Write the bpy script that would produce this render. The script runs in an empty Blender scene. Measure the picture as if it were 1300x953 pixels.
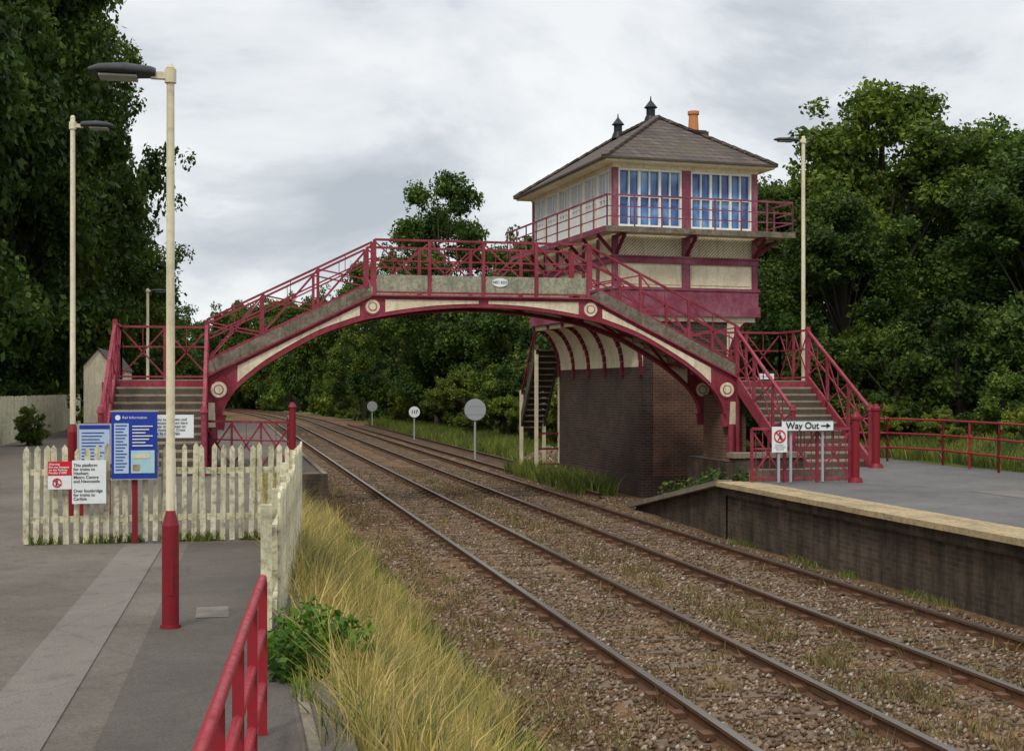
import bpy, math, random
import numpy as np
from mathutils import Vector, Matrix
random.seed(7)
sc=bpy.context.scene
COL=sc.collection
# ---------------------------------------------------------------- materials
def base_mat(name,rough=0.6,spec=0.3):
    m=bpy.data.materials.new(name); m.use_nodes=True
    nt=m.node_tree; b=nt.nodes['Principled BSDF']
    b.inputs['Roughness'].default_value=rough
    b.inputs['Specular IOR Level'].default_value=spec
    return m,nt,b
def N(nt,t,**k):
    n=nt.nodes.new(t)
    for a,v in k.items(): setattr(n,a,v)
    return n
def noise(nt,scale,detail=5,vec=None,rough=0.6):
    n=N(nt,'ShaderNodeTexNoise'); n.inputs['Scale'].default_value=scale
    n.inputs['Detail'].default_value=detail; n.inputs['Roughness'].default_value=rough
    if vec is not None: nt.links.new(vec,n.inputs['Vector'])
    return n
def ramp(nt,fac,stops):
    r=N(nt,'ShaderNodeValToRGB'); e=r.color_ramp.elements
    while len(e)<len(stops): e.new(0.5)
    for i,(p,c) in enumerate(stops): e[i].position=p; e[i].color=c
    nt.links.new(fac,r.inputs['Fac']); return r
def mixc(nt,fac,a,b,mode='MIX'):
    m=N(nt,'ShaderNodeMix',data_type='RGBA',blend_type=mode)
    for s,i in ((fac,0),(a,6),(b,7)):
        if hasattr(s,'links') or hasattr(s,'is_linked'): nt.links.new(s,m.inputs[i])
        else: m.inputs[i].default_value=s
    return m.outputs[2]
def objco(nt):
    t=N(nt,'ShaderNodeTexCoord'); return t.outputs['Object']
def bump(nt,b,h,strength=0.3,dist=0.02):
    n=N(nt,'ShaderNodeBump'); n.inputs['Strength'].default_value=strength; n.inputs['Distance'].default_value=dist
    nt.links.new(h,n.inputs['Height']); nt.links.new(n.outputs[0],b.inputs['Normal'])
def paint(name,c,dirt=(0.10,0.08,0.06,1),amt=0.5,rough=0.5,fade=None,sc1=1.5,lo=0.5,hi=0.72,streak=0.0):
    m,nt,b=base_mat(name,rough,0.35); o=objco(nt)
    n1=noise(nt,sc1,8,o,0.7); n2=noise(nt,14,6,o,0.7)
    col=c
    if fade:
        col=mixc(nt,ramp(nt,n1.outputs[0],[(0.4,(0,0,0,1)),(0.62,(1,1,1,1))]).outputs[0],c,fade)
    mm=N(nt,'ShaderNodeMath',operation='MULTIPLY'); 
    r=ramp(nt,n2.outputs[0],[(lo,(0,0,0,1)),(hi,(1,1,1,1))]); nt.links.new(r.outputs[0],mm.inputs[0]); mm.inputs[1].default_value=amt
    out=mixc(nt,mm.outputs[0],col,dirt)
    if streak:
        mp=N(nt,'ShaderNodeMapping'); mp.inputs['Scale'].default_value=(9,9,0.8); nt.links.new(o,mp.inputs[0])
        n3=noise(nt,1.0,6,mp.outputs[0],0.7); r3=ramp(nt,n3.outputs[0],[(0.50,(0,0,0,1)),(0.70,(streak,streak,streak,1))])
        out=mixc(nt,r3.outputs[0],out,dirt)
    nt.links.new(out,b.inputs['Base Color']); bump(nt,b,n2.outputs[0],0.15,0.01)
    rr=ramp(nt,n2.outputs[0],[(0.4,(rough,)*3+(1,)),(0.65,(min(1,rough+0.3),)*3+(1,))]); nt.links.new(rr.outputs[0],b.inputs['Roughness'])
    return m
RED=paint('red_paint',(0.25,0.016,0.034,1),(0.09,0.028,0.028,1),0.8,0.5,(0.33,0.05,0.08,1),lo=0.46,streak=0.6)
REDD=paint('dark_red_paint',(0.21,0.009,0.016,1),(0.09,0.012,0.012,1),0.6,0.38)
REDN=paint('railing_red_paint',(0.33,0.012,0.022,1),(0.13,0.02,0.02,1),0.7,0.38,(0.27,0.02,0.03,1))
MAUVE=paint('faded_mauve_paint',(0.22,0.034,0.07,1),(0.13,0.05,0.055,1),0.7,0.6,(0.33,0.12,0.165,1),lo=0.46,streak=0.6)
RIB=paint('bracket_red_paint',(0.16,0.012,0.026,1),(0.08,0.02,0.02,1),0.6,0.6)
CREAM=paint('cream_paint',(0.80,0.72,0.52,1),(0.33,0.26,0.17,1),0.6,0.55,(0.66,0.57,0.39,1),lo=0.5,hi=0.76,streak=0.55)
CREAMF=paint('weathered_cream_fence_paint',(0.74,0.68,0.48,1),(0.20,0.18,0.10,1),0.85,0.75,(0.52,0.49,0.34,1),2.5,0.47,0.66,streak=0.6)
WHITE=paint('white_frame_paint',(0.8,0.8,0.76,1),(0.4,0.4,0.35,1),0.3,0.5)
SIGNW=paint('sign_white',(0.78,0.80,0.80,1),(0.5,0.5,0.5,1),0.3,0.4)
SIGNR=paint('sign_red',(0.6,0.01,0.02,1),(0.4,0.02,0.02,1),0.2,0.4)
BLUE=paint('poster_blue',(0.015,0.04,0.32,1),(0.02,0.05,0.25,1),0.2,0.25)
PBLUE=paint('poster_pale',(0.45,0.58,0.72,1),(0.35,0.45,0.6,1),0.4,0.3)
GREENP=paint('map_green',(0.45,0.65,0.50,1),(0.6,0.6,0.3,1),0.9,0.3,(0.3,0.55,0.75,1),6)
BLACK=paint('black_paint',(0.012,0.012,0.014,1),(0.03,0.03,0.03,1),0.4,0.4)
LAMPH=paint('lamp_head_grey',(0.035,0.037,0.04,1),(0.07,0.07,0.07,1),0.4,0.5)
LENS=paint('lamp_diffuser',(0.30,0.30,0.28,1),(0.2,0.2,0.16,1),0.4,0.3)
CONC=paint('concrete',(0.24,0.205,0.155,1),(0.07,0.06,0.04,1),0.8,0.85,(0.15,0.125,0.09,1),3,0.45,0.66,streak=0.7)
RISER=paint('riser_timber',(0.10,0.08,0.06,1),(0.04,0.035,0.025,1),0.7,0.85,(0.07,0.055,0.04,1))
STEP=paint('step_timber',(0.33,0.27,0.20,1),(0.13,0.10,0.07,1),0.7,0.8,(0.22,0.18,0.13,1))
PANEL=paint('weathered_panel',(0.42,0.39,0.28,1),(0.13,0.14,0.085,1),0.8,0.5,(0.26,0.26,0.20,1),3,0.45,0.66,streak=0.8)
GREYP=paint('sign_back_grey',(0.36,0.38,0.40,1),(0.25,0.25,0.25,1),0.4,0.5)
EDGE=paint('platform_edge_slab',(0.45,0.335,0.18,1),(0.17,0.135,0.09,1),0.85,0.85,(0.33,0.255,0.145,1),1.6,0.46,0.66)
COPE=paint('coping_stone',(0.25,0.205,0.15,1),(0.09,0.08,0.055,1),0.8,0.85,(0.17,0.14,0.10,1),lo=0.45)
RAILSIDE=paint('rusty_rail',(0.10,0.05,0.027,1),(0.05,0.03,0.02,1),0.6,0.75,(0.14,0.065,0.03,1))
m,nt,b=base_mat('rail_running_surface',0.3,0.5); b.inputs['Base Color'].default_value=(0.36,0.33,0.30,1); b.inputs['Metallic'].default_value=0.9; RAILTOP=m
TERRA=paint('terracotta',(0.55,0.22,0.08,1),(0.3,0.12,0.05,1),0.5,0.8)
SLEEP=paint('weathered_sleeper',(0.18,0.13,0.085,1),(0.075,0.05,0.032,1),0.8,0.9,(0.11,0.075,0.048,1),3)
BARK=paint('bark',(0.07,0.055,0.038,1),(0.03,0.026,0.02,1),0.8,0.95)

def brick_mat(name,c1,c2,mort,scale=1.0,bw=0.225,rh=0.075,dark=(0.02,0.02,0.02,1),damt=0.5,ms=0.010,streak=False):
    m,nt,b=base_mat(name,0.85,0.2); o=objco(nt)
    s=N(nt,'ShaderNodeSeparateXYZ'); nt.links.new(o,s.inputs[0])
    a=N(nt,'ShaderNodeMath',operation='ADD'); nt.links.new(s.outputs[0],a.inputs[0]); nt.links.new(s.outputs[1],a.inputs[1])
    cb=N(nt,'ShaderNodeCombineXYZ'); nt.links.new(a.outputs[0],cb.inputs[0]); nt.links.new(s.outputs[2],cb.inputs[1])
    br=N(nt,'ShaderNodeTexBrick'); nt.links.new(cb.outputs[0],br.inputs['Vector'])
    br.inputs['Color1'].default_value=c1; br.inputs['Color2'].default_value=c2; br.inputs['Mortar'].default_value=mort
    br.inputs['Scale'].default_value=scale; br.inputs['Mortar Size'].default_value=ms
    br.inputs['Brick Width'].default_value=bw; br.inputs['Row Height'].default_value=rh
    n1=noise(nt,0.9,8,o,0.7)
    r=ramp(nt,n1.outputs[0],[(0.35,(0,0,0,1)),(0.68,(damt,damt,damt,1))])
    out=mixc(nt,r.outputs[0],br.outputs[0],dark)
    if streak:
        mp=N(nt,'ShaderNodeMapping'); mp.inputs['Scale'].default_value=(2.2,2.2,0.35); nt.links.new(o,mp.inputs[0])
        n3=noise(nt,1.5,6,mp.outputs[0],0.7); r3=ramp(nt,n3.outputs[0],[(0.42,(0,0,0,1)),(0.65,(0.75,0.75,0.75,1))])
        out=mixc(nt,r3.outputs[0],out,(0.022,0.018,0.013,1))
    n2=noise(nt,25,4,o)
    out=mixc(nt,0.5,out,n2.outputs[1],'SOFT_LIGHT')
    nt.links.new(out,b.inputs['Base Color'])
    bump(nt,b,br.outputs[1],-0.4,0.01)
    return m
BRICK=brick_mat('dark_brick',(0.10,0.05,0.038,1),(0.05,0.032,0.028,1),(0.12,0.10,0.08,1),damt=0.6)
BRICKR=brick_mat('red_brick',(0.22,0.085,0.05,1),(0.13,0.06,0.04,1),(0.2,0.17,0.13,1),damt=0.75,dark=(0.04,0.025,0.018,1))
BRICKP=brick_mat('platform_brick',(0.15,0.10,0.07,1),(0.08,0.058,0.042,1),(0.13,0.11,0.085,1),damt=0.8,dark=(0.03,0.024,0.016,1),streak=True)
SLATE=brick_mat('roof_slates',(0.080,0.060,0.064,1),(0.15,0.112,0.112,1),(0.025,0.022,0.022,1),bw=0.26,rh=0.13,dark=(0.12,0.10,0.065,1),damt=0.7,ms=0.014)
def asphalt(name,c1,c2):
    m,nt,b=base_mat(name,0.85,0.25); o=objco(nt)
    n1=noise(nt,0.45,10,o,0.72); n2=noise(nt,70,4,o); n4=noise(nt,4,6,o,0.7)
    col=ramp(nt,n1.outputs[0],[(0.35,c1),(0.65,c2)])
    out=mixc(nt,0.8,col.outputs[0],n2.outputs[0],'OVERLAY')
    st=ramp(nt,n4.outputs[0],[(0.52,(0,0,0,1)),(0.75,(0.55,0.55,0.55,1))]); out=mixc(nt,st.outputs[0],out,(0.055,0.048,0.04,1))
    v=N(nt,'ShaderNodeTexVoronoi',feature='DISTANCE_TO_EDGE'); v.inputs['Scale'].default_value=0.35
    nw=noise(nt,1.2,5,o); mv=mixc(nt,0.25,o,nw.outputs[1],'ADD'); nt.links.new(mv,v.inputs['Vector'])
    cr=ramp(nt,v.outputs[0],[(0.002,(1,1,1,1)),(0.006,(0,0,0,1))])
    mm=N(nt,'ShaderNodeMath',operation='MULTIPLY'); nt.links.new(cr.outputs[0],mm.inputs[0]); mm.inputs[1].default_value=0.2
    out=mixc(nt,mm.outputs[0],out,(0.03,0.03,0.03,1))
    nt.links.new(out,b.inputs['Base Color']); bump(nt,b,n2.outputs[0],0.5,0.01)
    return m
ASPH=asphalt('asphalt_old',(0.10,0.083,0.068,1),(0.165,0.14,0.116,1))
ASPHD=asphalt('asphalt_patch_dark',(0.078,0.066,0.055,1),(0.12,0.103,0.088,1))
ASPHL=asphalt('asphalt_strip_light',(0.15,0.132,0.114,1),(0.20,0.176,0.152,1))
ASPHR=asphalt('asphalt_grey',(0.105,0.10,0.095,1),(0.16,0.153,0.146,1))
m,nt,b=base_mat('ballast',0.95,0.1); o=objco(nt)
v=N(nt,'ShaderNodeTexVoronoi'); v.inputs['Scale'].default_value=17; nt.links.new(o,v.inputs['Vector'])
n1=noise(nt,0.5,8,o,0.7); n2=noise(nt,6,6,o,0.7)
c1=ramp(nt,n1.outputs[0],[(0.35,(0.095,0.056,0.03,1)),(0.65,(0.19,0.125,0.07,1))])
sx=N(nt,'ShaderNodeSeparateColor'); nt.links.new(v.outputs['Color'],sx.inputs[0])
c2=ramp(nt,sx.outputs[0],[(0.0,(0.3,0.28,0.26,1)),(1.0,(0.8,0.75,0.7,1))])
out=mixc(nt,0.8,c1.outputs[0],c2.outputs[0],'OVERLAY')
gr=ramp(nt,n2.outputs[0],[(0.54,(0,0,0,1)),(0.75,(0.6,0.6,0.6,1))]); out=mixc(nt,gr.outputs[0],out,(0.10,0.08,0.03,1))
nt.links.new(out,b.inputs['Base Color']); bump(nt,b,v.outputs[0],-0.9,0.04); BALL=m
def island_mat(name,cols,rough=0.8,transl=0.0,big=0.0,spec=0.2,world=False):
    m,nt,b=base_mat(name,rough,spec)
    g=N(nt,'ShaderNodeNewGeometry'); 
    r=ramp(nt,g.outputs['Random Per Island'],cols)
    out=r.outputs[0]
    if big:
        o=objco(nt) if not world else g.outputs['Position']; n1=noise(nt,big,4,o)
        rr=ramp(nt,n1.outputs[0],[(0.35,(0.42,0.5,0.55,1)),(0.65,(1.5,1.38,1.0,1))])
        out=mixc(nt,1.0,out,rr.outputs[0],'MULTIPLY')
        if not world:
            oi=N(nt,'ShaderNodeObjectInfo')
            r2=ramp(nt,oi.outputs['Random'],[(0,(0.7,0.85,0.9,1)),(0.5,(1,1,1,1)),(1,(1.35,1.15,0.9,1))])
            out=mixc(nt,1.0,out,r2.outputs[0],'MULTIPLY')
    nt.links.new(out,b.inputs['Base Color'])
    if transl:
        t=N(nt,'ShaderNodeBsdfTranslucent'); nt.links.new(out,t.inputs[0])
        ms=N(nt,'ShaderNodeMixShader'); ms.inputs[0].default_value=transl
        o_=nt.nodes['Material Output']; nt.links.new(b.outputs[0],ms.inputs[1]); nt.links.new(t.outputs[0],ms.inputs[2]); nt.links.new(ms.outputs[0],o_.inputs[0])
    return m
STONE=island_mat('ballast_stones',[(0,(0.075,0.045,0.027,1)),(0.5,(0.165,0.108,0.064,1)),(0.9,(0.25,0.185,0.13,1)),(1,(0.40,0.35,0.29,1))],0.9)
LEAF=island_mat('leaves_dark',[(0,(0.028,0.055,0.010,1)),(0.6,(0.056,0.100,0.016,1)),(1,(0.115,0.168,0.034,1))],0.6,0.3,0.35)
LEAFM=island_mat('leaves_mid',[(0,(0.040,0.078,0.013,1)),(0.6,(0.085,0.143,0.024,1)),(1,(0.165,0.232,0.048,1))],0.65,0.3,0.35)
LEAFY=island_mat('leaves_yellowish',[(0,(0.08,0.12,0.018,1)),(0.6,(0.15,0.21,0.035,1)),(1,(0.27,0.30,0.07,1))],0.65,0.3,0.5)
LEAFB=island_mat('leaves_bright',[(0,(0.04,0.11,0.012,1)),(1,(0.13,0.25,0.035,1))],0.5,0.3,1.5)
STRAW=island_mat('dry_grass',[(0,(0.20,0.22,0.05,1)),(0.3,(0.38,0.34,0.12,1)),(0.8,(0.62,0.51,0.25,1)),(1,(0.48,0.33,0.18,1))],0.85,0.3,1.6,world=True)
GRASS=island_mat('green_grass',[(0,(0.07,0.12,0.02,1)),(0.6,(0.16,0.21,0.045,1)),(1,(0.34,0.33,0.12,1))],0.8,0.3,0.6,world=True)
WEED=island_mat('track_weeds',[(0,(0.16,0.06,0.035,1)),(0.4,(0.12,0.12,0.04,1)),(1,(0.30,0.24,0.10,1))],0.8,0.2,0)
m,nt,b=base_mat('grassland',0.95,0.1); o=objco(nt); n1=noise(nt,0.25,8,o,0.7); n2=noise(nt,5,6,o,0.7)
c=ramp(nt,n1.outputs[0],[(0.35,(0.06,0.10,0.02,1)),(0.65,(0.17,0.18,0.06,1))]); out=mixc(nt,0.5,c.outputs[0],n2.outputs[1],'SOFT_LIGHT')
nt.links.new(out,b.inputs['Base Color']); bump(nt,b,n2.outputs[0],0.8,0.1); GROUND=m
m,nt,b=base_mat('dry_verge_soil',0.95,0.1); o=objco(nt); n1=noise(nt,1.2,8,o,0.7)
c=ramp(nt,n1.outputs[0],[(0.35,(0.12,0.095,0.045,1)),(0.65,(0.25,0.205,0.095,1))]); nt.links.new(c.outputs[0],b.inputs['Base Color']); bump(nt,b,n1.outputs[0],0.8,0.1); VERGE=m
m,nt,b=base_mat('hill_grass',0.95,0.1); o=objco(nt); n1=noise(nt,0.02,6,o,0.7)
c=ramp(nt,n1.outputs[0],[(0.4,(0.06,0.10,0.07,1)),(0.6,(0.16,0.22,0.13,1))]); nt.links.new(c.outputs[0],b.inputs['Base Color']); HILL=m
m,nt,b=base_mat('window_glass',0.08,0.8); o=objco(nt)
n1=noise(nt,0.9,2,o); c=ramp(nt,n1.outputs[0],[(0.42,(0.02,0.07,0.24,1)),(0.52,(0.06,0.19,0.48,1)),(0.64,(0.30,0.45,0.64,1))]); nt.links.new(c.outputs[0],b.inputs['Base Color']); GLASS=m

# ---------------------------------------------------------------- mesh builder
class MB:
    def __init__(s): s.v=[];s.f=[];s.m=[];s.mats=[];s.sm=[]
    def mi(s,m):
        if m not in s.mats: s.mats.append(m)
        return s.mats.index(m)
    def add(s,vs,fs,m,smooth=False):
        o=len(s.v); s.v+= [tuple(p) for p in vs]
        k=s.mi(m)
        for f in fs: s.f.append([i+o for i in f]); s.m.append(k); s.sm.append(smooth)
    def box(s,x0,x1,y0,y1,z0,z1,m):
        vs=[(x0,y0,z0),(x1,y0,z0),(x1,y1,z0),(x0,y1,z0),(x0,y0,z1),(x1,y0,z1),(x1,y1,z1),(x0,y1,z1)]
        s.add(vs,[(3,2,1,0),(4,5,6,7),(0,1,5,4),(1,2,6,5),(2,3,7,6),(3,0,4,7)],m)
    def beam(s,p,q,w,h,m):
        p=Vector(p);q=Vector(q);d=(q-p)
        if d.length<1e-6: return
        d.normalize()
        up=Vector((0,0,1))
        if abs(d.z)>0.98: up=Vector((0,1,0))
        r=d.cross(up).normalized(); u=r.cross(d).normalized()
        vs=[]
        for c in (p,q):
            for a,b in ((-1,-1),(1,-1),(1,1),(-1,1)): vs.append(c+r*a*w/2+u*b*h/2)
        s.add(vs,[(3,2,1,0),(4,5,6,7),(0,1,5,4),(1,2,6,5),(2,3,7,6),(3,0,4,7)],m)
    def cyl(s,p,q,r0,r1,m,n=12,caps=True):
        p=Vector(p);q=Vector(q);d=(q-p).normalized()
        up=Vector((0,0,1)) if abs(d.z)<0.9 else Vector((1,0,0))
        r=d.cross(up).normalized(); u=r.cross(d).normalized()
        vs=[]
        for c,rr in ((p,r0),(q,r1)):
            for i in range(n):
                a=2*math.pi*i/n; vs.append(c+(r*math.cos(a)+u*math.sin(a))*rr)
        fs=[(i,(i+1)%n,n+(i+1)%n,n+i) for i in range(n)]
        s.add(vs,fs,m,True)
        if caps: s.add(vs,[tuple(range(n))[::-1],tuple(range(n,2*n))],m)
    def prism(s,poly,y0,y1,m):   # poly in XZ
        n=len(poly)
        vs=[(x,y0,z) for x,z in poly]+[(x,y1,z) for x,z in poly]
        fs=[tuple(range(n)),tuple(range(n,2*n))[::-1]]+[(i,n+i,n+(i+1)%n,(i+1)%n) for i in range(n)]
        s.add(vs,fs,m)
    def build(s,name,mat4=None,parent=None):
        me=bpy.data.meshes.new(name); me.from_pydata(s.v,[],s.f)
        for m in s.mats: me.materials.append(m)
        me.polygons.foreach_set('material_index',s.m)
        me.polygons.foreach_set('use_smooth',s.sm)
        me.update()
        import bmesh
        bm=bmesh.new(); bm.from_mesh(me); bmesh.ops.recalc_face_normals(bm,faces=bm.faces); bm.to_mesh(me); bm.free()
        ob=bpy.data.objects.new(name,me); COL.objects.link(ob)
        if mat4 is not None: ob.matrix_world=mat4
        if parent: ob.parent=parent
        return ob
def np_obj(name,V,F,mats,mi=None,link=True):
    V=np.asarray(V,dtype=np.float32)
    me=bpy.data.meshes.new(name); me.vertices.add(len(V)); me.vertices.foreach_set('co',V.ravel())
    loops=np.concatenate([f.ravel() for f in F]).astype(np.int32)
    starts=[];o=0
    for f in F:
        starts.append(o+np.arange(len(f))*f.shape[1]); o+=f.size
    starts=np.concatenate(starts).astype(np.int32)
    me.loops.add(len(loops)); me.loops.foreach_set('vertex_index',loops)
    me.polygons.add(len(starts)); me.polygons.foreach_set('loop_start',starts)
    for m in mats: me.materials.append(m)
    if mi is not None: me.polygons.foreach_set('material_index',np.asarray(mi,dtype=np.int32))
    me.update(calc_edges=True)
    ob=bpy.data.objects.new(name,me)
    if link: COL.objects.link(ob)
    return ob
def text(s,x,y,z,size,mat,parent,align='LEFT',bold=0.0,name='lettering',roty=0):
    cu=bpy.data.curves.new(name,'FONT'); cu.body=s; cu.size=size; cu.align_x=align; cu.align_y='CENTER'; cu.offset=bold
    cu.space_line=0.95
    cu.materials.append(mat); ob=bpy.data.objects.new(name,cu); ob.location=(x,y,z); ob.rotation_euler=(math.radians(90),roty,0)
    COL.objects.link(ob); ob.parent=parent; return ob

# ---------------------------------------------------------------- ground
b=MB(); b.add([(-700,-100,-0.32),(700,-100,-0.32),(700,1300,-0.32),(-700,1300,-0.32)],[(0,1,2,3)],GROUND); b.build('ground')
def curve(Y): return -max(0,Y-110)**2/(2*520)
prof=[(1.3,-0.30),(2.4,-0.17),(3.2,-0.14),(6.2,-0.15),(9.3,-0.15),(10.4,-0.20),(12.5,-0.29)]
ys=np.arange(-3,262,1.0); rng=np.random.default_rng(3)
nx=70
xs=np.linspace(1.3,12.5,nx); zp=np.interp(xs,[p[0] for p in prof],[p[1] for p in prof])
V=[];
for y in ys:
    for i,x in enumerate(xs):
        V.append((x+curve(y),y,zp[i]+rng.normal()*0.012*(0<i<nx-1)))
ny=len(ys); idx=np.arange(ny*nx).reshape(ny,nx)
F=np.stack([idx[:-1,:-1].ravel(),idx[:-1,1:].ravel(),idx[1:,1:].ravel(),idx[1:,:-1].ravel()],1)
np_obj('track_ballast',V,[F],[BALL])
RX=[3.90,5.335,7.03,8.465]
def rail(b,xf,y0,y1):
    step=3.0; pr=[(-0.07,-0.15),(-0.07,-0.135),(-0.012,-0.115),(-0.012,-0.04),(-0.036,-0.03),(-0.036,-0.002),(0.036,-0.002),(0.036,-0.03),(0.012,-0.04),(0.012,-0.115),(0.07,-0.135),(0.07,-0.15)]
    n=len(pr); Y=list(np.arange(y0,y1,step))+[y1]
    vs=[(xf(y)+px,y,pz) for y in Y for px,pz in pr]
    fs=[];ft=[]
    for i in range(len(Y)-1):
        for j in range(n-1):
            q=(i*n+j,i*n+j+1,(i+1)*n+j+1,(i+1)*n+j)
            (ft if j==5 else fs).append(q)
    b.add(vs,fs,RAILSIDE); b.add(vs,ft,RAILTOP)
for nm,(ra,rb) in (('railway_track',(RX[0],RX[1])),('railway_track.001',(RX[2],RX[3]))):
    b=MB()
    for r in (ra,rb):
        rail(b,lambda y,r=r:r+curve(y),-3,250)
    c=(ra+rb)/2; y=-2.6
    while y<150:
        cx=c+curve(y)+random.uniform(-.03,.03); w=random.uniform(.115,.135)
        b.box(cx-1.27,cx+1.27,y-w,y+w,-0.28,-0.125+random.uniform(-.014,.006),SLEEP)
        if y<70:
            for r in (ra,rb):
                for sgn in (-1,1):
                    b.box(r+curve(y)+sgn*0.10-0.05,r+curve(y)+sgn*0.10+0.05,y-0.07,y+0.07,-0.13,-0.07,RAILSIDE)
        y+=0.70
    for r in (ra,rb):
        for yj in (11.0,29.3,47.6):
            for sgn in (-1,1): b.box(r+sgn*0.014-0.012,r+sgn*0.014+0.012,yj-0.25,yj+0.25,-0.105,-0.045,RAILSIDE)
    b.build(nm)
b=MB()
rail(b,lambda y:9.35+max(0,(44-y))*0.02,33,105); rail(b,lambda y:10.75,44,105)
y=44
while y<105:
    b.box(8.95,11.3,y-.12,y+.12,-.3,-.15,SLEEP); y+=0.75
b.build('siding_track')
n=62000
Y=np.exp(rng.uniform(np.log(7),np.log(48),n)); X=rng.uniform(1.9,9.15,n); X=np.where((Y>25),rng.uniform(1.9,10.6,n),X)
keep=np.ones(n,bool)
for r in RX: keep&=np.abs(X-r)>0.085
X=X[keep];Y=Y[keep];n=len(X)
Z=np.interp(X,[p[0] for p in prof],[p[1] for p in prof])+0.012
slp=(((Y+2.6)%0.70)<0.13)|(((Y+2.6)%0.70)>0.57)
ontr=(((X>3.35)&(X<5.9))|((X>6.48)&(X<9.0)))
kp=~(slp&ontr&(rng.random(n)<0.5)); X=X[kp];Y=Y[kp];Z=Z[kp]; n=len(X)
Z=np.where((((Y+2.6)%0.70<0.13)|((Y+2.6)%0.70>0.57))&(((X>3.35)&(X<5.9))|((X>6.48)&(X<9.0))),-0.11,Z)
S=rng.uniform(0.012,0.034,n)
o8=np.array([(1,0,0),(-1,0,0),(0,1,0),(0,-1,0),(0,0,1),(0,0,-1)],float)
V=o8[None]*S[:,None,None]*rng.uniform(0.6,1.4,(n,6,1)); V[:,:,2]*=0.8
a=rng.uniform(0,6.28,n); ca,sa=np.cos(a),np.sin(a)
Vx=V[:,:,0]*ca[:,None]-V[:,:,1]*sa[:,None]+V[:,:,2]*0.4; Vy=V[:,:,0]*sa[:,None]+V[:,:,1]*ca[:,None]; V=np.stack([Vx,Vy,V[:,:,2]],2)
V+=np.stack([X,Y,Z],1)[:,None]
tri=np.array([(0,2,4),(2,1,4),(1,3,4),(3,0,4),(2,0,5),(1,2,5),(3,1,5),(0,3,5)])
F=(np.arange(n)*6)[:,None,None]+tri[None]
np_obj('ballast_stones',V.reshape(-1,3),[F.reshape(-1,3)],[STONE])

def blades(name,P,hmin,hmax,w,mat,lean=0.35,seed=1):
    r=np.random.default_rng(seed); n=len(P); h=r.uniform(hmin,hmax,n); a=r.uniform(0,6.28,n); la=r.uniform(0,6.28,n); L=r.uniform(0.1,1,n)*lean*h
    dx,dy=np.cos(a),np.sin(a); lx,ly=np.cos(la)*L,np.sin(la)*L
    w=w*r.uniform(0.6,1.4,n)
    V=np.zeros((n,5,3))
    V[:,0]=P-np.stack([dx*w,dy*w,0*w],1); V[:,1]=P+np.stack([dx*w,dy*w,0*w],1)
    mid=P+np.stack([lx*0.35,ly*0.35,h*0.6],1)
    V[:,2]=mid-np.stack([dx*w,dy*w,0*w],1)*0.8; V[:,3]=mid+np.stack([dx*w,dy*w,0*w],1)*0.8
    V[:,4]=P+np.stack([lx,ly,h],1)
    i=(np.arange(n)*5)[:,None]
    return np_obj(name,V.reshape(-1,3),[i+np.array([[0,1,3,2]]),i+np.array([[2,3,4]])],[mat])
vz=lambda x,y: np.interp(x,[0.2,0.7,1.6,2.6],[0.86,0.78,0.05,-0.22])
xs=np.linspace(0.15,2.7,16); ys=np.arange(-1,27.6,0.5); V=[(x,y,float(vz(x,y))+rng.normal()*0.03) for y in ys for x in xs]
idx=np.arange(len(ys)*16).reshape(len(ys),16)
F=np.stack([idx[:-1,:-1].ravel(),idx[:-1,1:].ravel(),idx[1:,1:].ravel(),idx[1:,:-1].ravel()],1)
np_obj('grass_verge',V,[F],[VERGE])
ncl=1000
cy=np.exp(rng.uniform(np.log(6.3),np.log(27),ncl)); cx=0.55+1.75*rng.random(ncl)**0.9
ht=rng.uniform(0.35,1.0,ncl)
ci=rng.integers(0,ncl,38000); X=cx[ci]+rng.normal(0,.10,38000); Y=cy[ci]+rng.normal(0,.16,38000)
edge=2.0+0.22*np.sin(Y*1.3)+0.15*np.sin(Y*3.1); kp=(X<edge)&(X>.45)&(rng.random(38000)<1.25-0.5*X/2); X=X[kp];Y=Y[kp];ci=ci[kp]
P=np.stack([X,Y,vz(X,Y)],1)
for k,(lo,hi,h0,h1) in enumerate([(0.35,0.6,0.10,0.32),(0.6,0.85,0.18,0.48),(0.85,1.0,0.3,0.68)]):
    s_=(ht[ci]>=lo)&(ht[ci]<hi+.001)
    blades('dry_grass' if k==0 else 'dry_grass.%03d'%k,P[s_],h0,h1,0.0045,STRAW,0.9,2+k)
n=15000
Y=np.exp(rng.uniform(np.log(6.3),np.log(27),n)); X=0.45+1.9*rng.random(n); g=np.sin(X*4+Y*1.3)+np.sin(Y*2.3-X*3)+rng.normal(0,.5,n); kp=g>0.1; X=X[kp];Y=Y[kp]
blades('green_grass',np.stack([X,Y,vz(X,Y)],1),0.06,0.34,0.006,GRASS,0.8,14)
n=620; cy=np.exp(rng.uniform(np.log(9),np.log(45),n)); cx=rng.uniform(2.2,9.0,n); m_=rng.random(n)<0.35; cx=np.where(m_,rng.uniform(2.0,3.2,n),cx); m_=rng.random(n)<0.25; cx=np.where(m_,rng.uniform(5.9,6.5,n),cx)
P=np.repeat(np.stack([cx,cy,np.full(n,-0.15)],1),26,0); P[:,:2]+=rng.normal(0,0.08,(len(P),2)); P[:,2]=-0.15
blades('track_weeds',P,0.03,0.17,0.006,WEED,1.2,15)
n=34000; Y=rng.uniform(34,110,n); X=rng.uniform(11.3,15.5,n); X=np.where(Y<50,rng.uniform(9.3,10.3,n)+ (Y>44)*2.5,X)
blades('trackside_grass',np.stack([X,Y,np.full(n,-0.3)],1),0.2,0.8,0.014,GRASS,0.7,16)

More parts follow.
